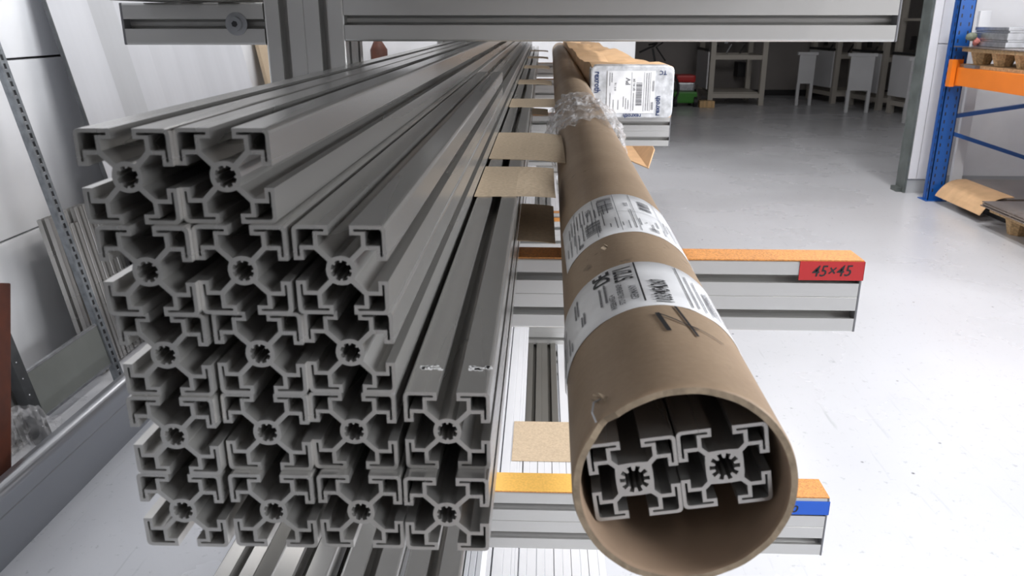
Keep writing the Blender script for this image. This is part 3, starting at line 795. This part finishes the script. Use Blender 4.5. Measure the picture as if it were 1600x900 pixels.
# aluminium profiles standing behind the frame
prof_s = reorient(profile_mesh('standing_profile', S45, .50), 'z'); prof_l = reorient(profile_mesh('standing_profile', S45, .545), 'z'); prof_n = reorient(profile_mesh('standing_profile', S45, .30), 'z')
pos = [(-1.50, 2.455, prof_l), (-1.50, 2.502, prof_l), (-1.50, 2.55, prof_s), (-1.50, 2.60, prof_l), (-1.50, 2.65, prof_l), (-1.50, 2.70, prof_s), (-1.50, 2.75, prof_l), (-1.50, 2.80, prof_l)]
wn = ['first', 'second', 'third', 'fourth', 'fifth', 'sixth', 'seventh', 'eighth', 'ninth']
for k, (x, y, me) in enumerate(pos):
    o = link('standing_profile', me); o.location = (x, y, .006); o.rotation_euler = (0, -math.atan(K*.85), 0)
    tag(o, 'short slotted profile standing against the wall behind the frame, %s from the front' % wn[k], 'profile', 'short profiles standing behind the frame')
for k in range(3):
    o = link('standing_profile', prof_n); o.location = (-1.47, 1.92+.05*k, .006); o.rotation_euler = (0, -math.atan(K*.85), 0)
    tag(o, 'short slotted profile standing near the red-brown bar, %s of three' % ['front', 'middle', 'rear'][k], 'profile', 'short profiles beside the red-brown bar')
fl = MB(); vs = []; fs = []
for j in range(25):
    for i in range(25):
        u_, v_ = i/24, j/24
        vs.append((-1.36-.10*u_+.03*noise.noise(Vector((u_*7, v_*7, 3))), 1.76+.26*v_+.03*noise.noise(Vector((u_*6, v_*6, 1))), .03+.10*math.sin(PI*u_)*math.sin(PI*v_)+.06*abs(noise.noise(Vector((u_*9, v_*9, 2))))))
for j in range(24):
    for i in range(24): q = j*25+i; fs.append((q, q+1, q+26, q+25))
tag(MB().add(vs, fs).obj('crumpled_film', 'film_thin'), 'crumpled clear packing film on the floor behind the steel beam', 'film')
o = MB().box(-.025, .025, -.05, .05, 0, .57).obj('red_brown_bar', 'rust', None, bevel=.004); o.location = (-1.302, 1.575, .016); o.rotation_euler = (-math.atan(.31), 0, 0)
tag(o, 'red-brown painted bar standing at the left edge behind the steel beam', 'bar')
o = MB().box(-.012, .012, 0, .05, 0, 1.35).obj('timber_lath', 'wood', None, bevel=.002); o.location = (-1.47, 5.20, .002); o.rotation_euler = (0, -math.atan(.17), 0)
tag(o, 'pale timber lath leaning on the wall behind the rack post', 'timber')
o = MB().box(-.02, .0, 0, .30, 0, 1.1).obj('leaning_board', 'card', None); o.location = (-1.50, 4.86, .002); o.rotation_euler = (0, -math.atan(.17), 0)
tag(o, 'brown board leaning on the wall beside the timber lath', 'board')
rl = MB().tube([(-1.40, 7.2, 0), (-1.42, 7.2, .9), (-1.43, 7.22, .98)], [.07, .075, .03], 14).obj('dark_roll', 'rust', smooth=True)
tag(rl, 'dark brown roll standing at the far end beside the post', 'roll')

# dark cupboards added unseen behind the camera, to darken what the rack reflects
for k, nm in enumerate(('nearest the camera', 'middle', 'next to the back wall')):
    y0 = -1.35-1.25*k
    c = empty('tool_cupboard', (-1.43, y0+.6, .001))
    MB().box(-.27, .25, -.6, .6, 0, 2.1).obj('carcass', 'cap', c, bevel=.004)
    for q in (-1, 1):
        d = MB().box(.252, .270, min(0, q*.59)+.004, max(0, q*.59)-.004, .06, 2.06).obj('door', 'steel_dark', c, bevel=.003)
        MB().box(.271, .285, q*.05-.008, q*.05+.008, 1.0, 1.16).obj('handle', 'steel', d)
    tag(c, 'tall dark tool cupboard along the left wall behind the camera, '+nm, 'cupboard', 'tool cupboards')

# ------------------------------------------------------------------ RIGHT: BLUE AND ORANGE PALLET RACK
pk = empty('pallet_rack', (2.58, 5.40, 0)); PO = Vector((2.58, 5.40, 0))
tag(pk, 'pallet rack with blue perforated uprights and an orange beam beside the white column', 'rack')
def pb(mb, name, mats, par=None, **k):
    o = mb.obj(name, mats, par or pk, **k)
    if par is None: o.location = -PO
    return o
for px in (2.58, 3.68):
    for py in (5.35, 2.75):
        o = pb(MB().box(px, px+.10, py, py+.005, 0, 3.0).box(px, px+.005, py, py+.07, 0, 3.0).box(px+.095, px+.10, py, py+.07, 0, 3.0).box(px-.02, px+.12, py-.02, py+.10, 0, .006).box(px-.004, px+.10, py+.03, py+.05, 0, 3.0), 'upright', 'blue')
        if py == 5.35 and px == 2.58:
            d = MB(); z = .06
            while z < 2.4:
                d.box(px+.020, px+.028, py-.0006, py, z, z+.022); d.box(px+.072, px+.080, py-.0006, py, z, z+.022)
                d.box(px-.0046, px-.004, py+.012, py+.020, z, z+.022); z += .05
            tag(d.obj('slot_row', 'black', o), kind='stuff')
for z0, z1, xa, xb in ((H-.60, H-.44, 2.66, 3.68), (H-.70, H-1.02, 2.66, 3.68), (H-.30+.4, H+.05+.4, 3.68, 2.66)):
    pb(MB().tube([(xa, 5.385, z0), (xb, 5.385, z1)], .018, 4), 'diagonal_brace', 'blue')
pb(MB().tube([(2.80, 5.385, H+.20), (3.68, 5.385, H-.12)], .018, 4), 'diagonal_brace', 'blue')
ob = pb(MB().box(2.605, 2.655, 2.83, 5.345, H-.395, H-.285), 'beam', 'orange', bevel=.003)
MB().box(2.570, 2.600, 5.30, 5.348, H-.405, H-.24).box(2.600, 2.66, 5.344, 5.3495, H-.405, H-.24).obj('beam_connector', 'orange', ob)
pb(MB().box(3.65, 3.70, 2.83, 5.345, H-.395, H-.285), 'beam', 'orange', bevel=.003)
pb(MB().box(2.64, 3.68, 2.85, 5.345, H-.285, H-.266), 'chipboard_shelf', 'chip')
pb(MB().box(2.610, 2.640, 5.10, 5.23, H-.285, H-.266), 'shelf_clip', 'cap')
def press_pallet(x0, x1, y0, y1, z0, leg_y, leg_x, mname, name, label, ht=.12):
    p = empty(name, ((x0+x1)/2, (y0+y1)/2, z0)); Q = Vector(p.location)
    o = MB().box(x0, x1, y0, y1, z0+ht-.022, z0+ht).obj('deck', mname, p, bevel=.004); o.location = -Q
    for lx in leg_x:
        for ly in leg_y:
            mb = MB(); a, b, h1 = .065, .042, ht-.024
            vs = []
            for r_, z in ((a, z0+h1), (b, z0)):
                for k in range(8):
                    t = PI/8+k*PI/4; vs.append((lx+r_*1.08*math.cos(t), ly+r_*1.08*math.sin(t), z))
            mb.add(vs, [tuple(range(8)), tuple(range(15, 7, -1))]+[(k, (k+1) % 8, (k+1) % 8+8, k+8) for k in range(8)])
            l_ = mb.obj('leg', mname, p); l_.location = -Q
    return tag(p, label, 'pallet')
press_pallet(2.63, 3.38, 4.52, 5.33, H-.264, (5.24, 5.00, 4.76, 4.58), (2.72, 3.0, 3.3), 'chip', 'pallet', 'pressed chipboard pallet standing on the shelf above the orange beam', .095)
zt = H-.264+.0955
tag(MB().add([(2.58, 5.34, zt+.004), (3.35, 5.34, zt), (3.38, 4.50, zt), (2.62, 4.50, zt), (2.58, 5.34, zt+.010), (3.35, 5.34, zt+.006), (3.38, 4.50, zt+.006), (2.62, 4.50, zt+.006)], [(0, 1, 2, 3), (4, 7, 6, 5), (0, 4, 5, 1), (1, 5, 6, 2), (2, 6, 7, 3), (3, 7, 4, 0)]).obj('dark_board', 'sheet'), 'thin dark board lying on the chipboard pallet on the shelf', 'board')
zz = zt+.011
for k, (t, dx) in enumerate(((.030, 0), (.012, .01), (.040, .004), (.012, .012), (.020, .004))):
    o = MB().box(2.685+dx, 3.5, 4.95, 5.33, zz, zz+t-.0015).obj('metal_slab', 'steel', None, bevel=.002)
    tag(o, 'grey metal slab in the pile on the upper pallet, %s' % ['bottom', 'second', 'middle', 'fourth', 'topmost'][k], 'slab', 'grey slabs piled on the upper pallet'); zz += t
o = MB().box(2.79, 2.86, 5.50, 5.53, 0, H+.05).obj('white_plank', 'white', None, (0, 0, .001), bevel=.003)
tag(o, 'white plank standing against the wall behind the blue upright', 'plank')
gl = empty('work_glove', (2.655, 5.27, zt+.012)); 
vs = []; 
def blob(c, r, n1=10, n2=8, seed=0):
    vs = []; fs = []
    for j in range(n2+1):
        for i in range(n1):
            t = PI*j/n2; p = 2*PI*i/n1; d = Vector((math.sin(t)*math.cos(p), math.sin(t)*math.sin(p), math.cos(t)))
            k = 1+.25*noise.noise(d*2+Vector((seed, 0, 0))); vs.append((c[0]+d.x*r[0]*k, c[1]+d.y*r[1]*k, c[2]+d.z*r[2]*k))
    for j in range(n2):
        for i in range(n1): fs.append((j*n1+i, j*n1+(i+1) % n1, (j+1)*n1+(i+1) % n1, (j+1)*n1+i))
    return vs, fs
MB().add(*blob((-.01, 0, .055), (.035, .03, .025))).obj('glove_back', 'glove', gl, smooth=True)
g_ = MB(); g_.add(*blob((.015, -.01, .025), (.02, .02, .024), seed=3)); 
for k in range(3): g_.tube([(.0+.014*k, -.01, .04), (.008+.014*k, -.03, .015)], [.007, .005], 6)
g_.obj('glove_cuff', 'pink', gl, smooth=True)
tag(gl, 'crumpled grey and pink work glove on the pallet beside the blue upright', 'glove')
# lower load: black pallet with sheets and a flap of card
bp = press_pallet(2.74, 3.60, 4.72, 5.32, .001, (4.80, 5.03, 5.25), (2.82, 3.15, 3.5), 'black', 'pallet', 'black plastic pallet under the metal sheets beside the blue upright', .12)
MB().box(2.76, 2.80, 4.74, 5.31, -.119+.12, .03).obj('runner', 'black', bp).location = -Vector(bp.location)+Vector((0, 0, .001))
for k in range(3):
    o = MB().box(2.725+.006*k, 3.62, 4.70+.01*k, 5.335, .1225+.009*k, .1305+.009*k).obj('metal_sheet', 'sheet')
    tag(o, 'brownish metal sheet on the black pallet, %s of three' % ['bottom', 'middle', 'top'][k], 'sheet', 'metal sheets on the black pallet')
mb = MB(); vs = []; fs = []
for i in range(11):
    a = i/10; x = 2.80-.20*a; z = .1525-(.105*a**3.4)
    for y in (5.33, 4.76): vs.append((x, y-.03*a, z))
for i in range(10): fs.append((2*i, 2*i+1, 2*i+3, 2*i+2))
o = mb.add(vs, fs).obj('cardboard_flap', 'carton'); s = o.modifiers.new('s', 'SOLIDIFY'); s.thickness = .003
tag(o, 'brown cardboard sheet drooping over the edge of the black pallet load', 'cardboard')
press_pallet(2.58, 3.35, 3.60, 4.60, .001, (4.47, 4.22, 3.95, 3.70), (2.68, 2.95, 3.25), 'chip', 'pallet', 'pressed chipboard pallet on the floor at the right edge under dark sheets', .12)
for k in range(4):
    o = MB().box(2.555+.008*(k % 2), 3.37, 3.58, 4.66-.01*(k % 3), .1225+.007*k, .1285+.007*k).obj('metal_sheet', 'sheet')
    tag(o, 'dark metal sheet on the chipboard pallet on the floor, %s of four' % ['bottom', 'second', 'third', 'top'][k], 'sheet', 'metal sheets on the floor pallet')

# ------------------------------------------------------------------ FAR DARK ROOM
def bench(x, y, wdt, dep, label, rz=0, panel=True, hs_=(.10, .62), top=1.15, extra=0):
    b = empty('workbench_frame', (x, y, 0), rz)
    for px in (0, wdt-.07):
        for py in (0, dep-.07):
            MB().box(px, px+.07, py, py+.07, 0, top+.5).obj('frame_post', 'offwhite', b, bevel=.003)
    for z in hs_:
        for py in (0, dep-.07): MB().box(.07, wdt-.07, py+.01, py+.06, z, z+.06).obj('rail', 'offwhite', b)
        for px in (0, wdt-.07): MB().box(px+.01, px+.06, .07, dep-.07, z, z+.06).obj('rail', 'offwhite', b)
    MB().box(.01, wdt-.01, .01, dep-.01, top-.02+.0, top+.01).obj('top_board', 'offwhite', b)
    MB().box(.075, wdt-.075, .075, dep-.075, hs_[0]+.061, hs_[0]+.075).obj('shelf_board', 'offwhite', b)
    if panel:
        MB().box(-.03, -.012, .03, dep-.03, .22, .72).obj('white_panel', 'white', b, bevel=.002)
        MB().box(-.034, -.012, .02, dep-.02, .73, .76).obj('panel_trim', 'black', b)
    # a few dark tools hanging in the frame
    for k in range(3):
        xx = .15+k*(wdt-.3)/2.5
        MB().box(xx, xx+.05, dep-.12, dep-.08, .78+.03*k, .95).tube([(xx+.02, dep-.2, .68), (xx+.08, dep-.22, .80)], .012, 6).obj('tool', ['black', 'steel', 'black'][k], b)
    tag(b, label, 'workbench', 'pale workbench frames in the dark far room')
    return b
bench(2.33, 11.6, .78, .9, 'pale workbench frame with white side panel nearest the bicycle in the dark room')
bench(4.15, 11.9, .70, .8, 'pale workbench frame, left of the three at the right of the dark room', rz=.15)
bench(4.45, 11.0, .70, .8, 'pale workbench frame, middle of the three at the right of the dark room', rz=.15)
bench(4.60, 10.0, .75, .8, 'pale workbench frame, partly behind the grey column edge', rz=.15)
def hang_panel(x, y, w_, h0, h1, label):
    o = MB().box(x, x+w_, y, y+.02, h0, h1).box(x-.03, x+w_+.03, y+.0, y+.05, h1+.001, h1+.04).box(x, x+.04, y+.001, y+.04, 0, h0).box(x+w_-.04, x+w_, y+.001, y+.04, 0, h0).obj('display_panel', 'white', None, (0, 0, .001), bevel=.004)
    return tag(o, label, 'panel', 'white panels on legs in the dark room')
hang_panel(3.55, 11.6, .22, .30, .68, 'rounded white panel on legs, leftmost of the three in the dark room')
hang_panel(3.92, 10.7, .30, .28, .70, 'white panel on legs, middle of the three in the dark room')
hang_panel(4.20, 9.6, .42, .22, .70, 'white panel on legs beside the grey column edge')
tag(MB().box(3.02, 3.16, 12.9, 13.165, .30, .52).obj('dark_wall_box', 'black'), 'small dark box on the far wall beside the workbench frame', 'box')
bc = empty('bicycle', (1.35, 11.2, 0))
for wx in (-.45, .25):
    MB().tube([(wx+.25*math.cos(t*PI/12), 0, .252+.25*math.sin(t*PI/12)) for t in range(25)], .016, 6, False).obj('wheel', 'black', bc)
fr_ = MB()
for p, q in (((-.45, 0, .25), (-.1, 0, .27)), ((-.1, 0, .27), (.14, 0, .60)), ((-.1, 0, .27), (-.22, 0, .62)), ((-.2, 0, .58), (.14, 0, .60)), ((-.45, 0, .25), (-.2, 0, .58)), ((.25, 0, .25), (.12, 0, .78))):
    fr_.tube([p, q], .014, 6)
fr_.obj('bicycle_frame', 'steel_dark', bc)
MB().tube([(-.08, -.25, .74), (.06, -.2, .80), (.12, 0, .80), (.2, .2, .84), (.10, .26, .82)], .014, 6).tube([(.24, -.1, .86), (.16, -.05, .80), (.30, 0, .62)], .01, 6).obj('handlebar', 'black', bc)
MB().box(-.32, -.12, -.05, .05, .62, .66).obj('saddle', 'black', bc, bevel=.01)
tag(bc, 'dark small bicycle with handlebar showing above the long carton in the dark room', 'bicycle')
mw = empty('garden_machine', (1.98, 11.6, 0))
MB().box(-.16, .16, -.22, .22, .05, .20).obj('green_deck', 'green', mw, bevel=.02)
MB().box(-.10, .13, -.14, .14, .202, .32).obj('engine', 'steel', mw, bevel=.02)
MB().box(-.12, .14, -.15, .15, .322, .42).obj('red_hood', 'red', mw, bevel=.03)
for wx in (-.14, .14):
    for wy in (-.2, .2): MB().tube([(wx-.025, wy, .07), (wx+.025, wy, .07)], .07, 16).obj('wheel', 'black', mw)
tag(mw, 'red and green garden machine on the far floor beside the carton end', 'machine')
tag(MB().box(2.16, 2.36, 11.25, 11.40, .001, .09).obj('wood_block', 'wood', None, bevel=.004), 'small wooden block on the floor beside the red and green machine', 'block')
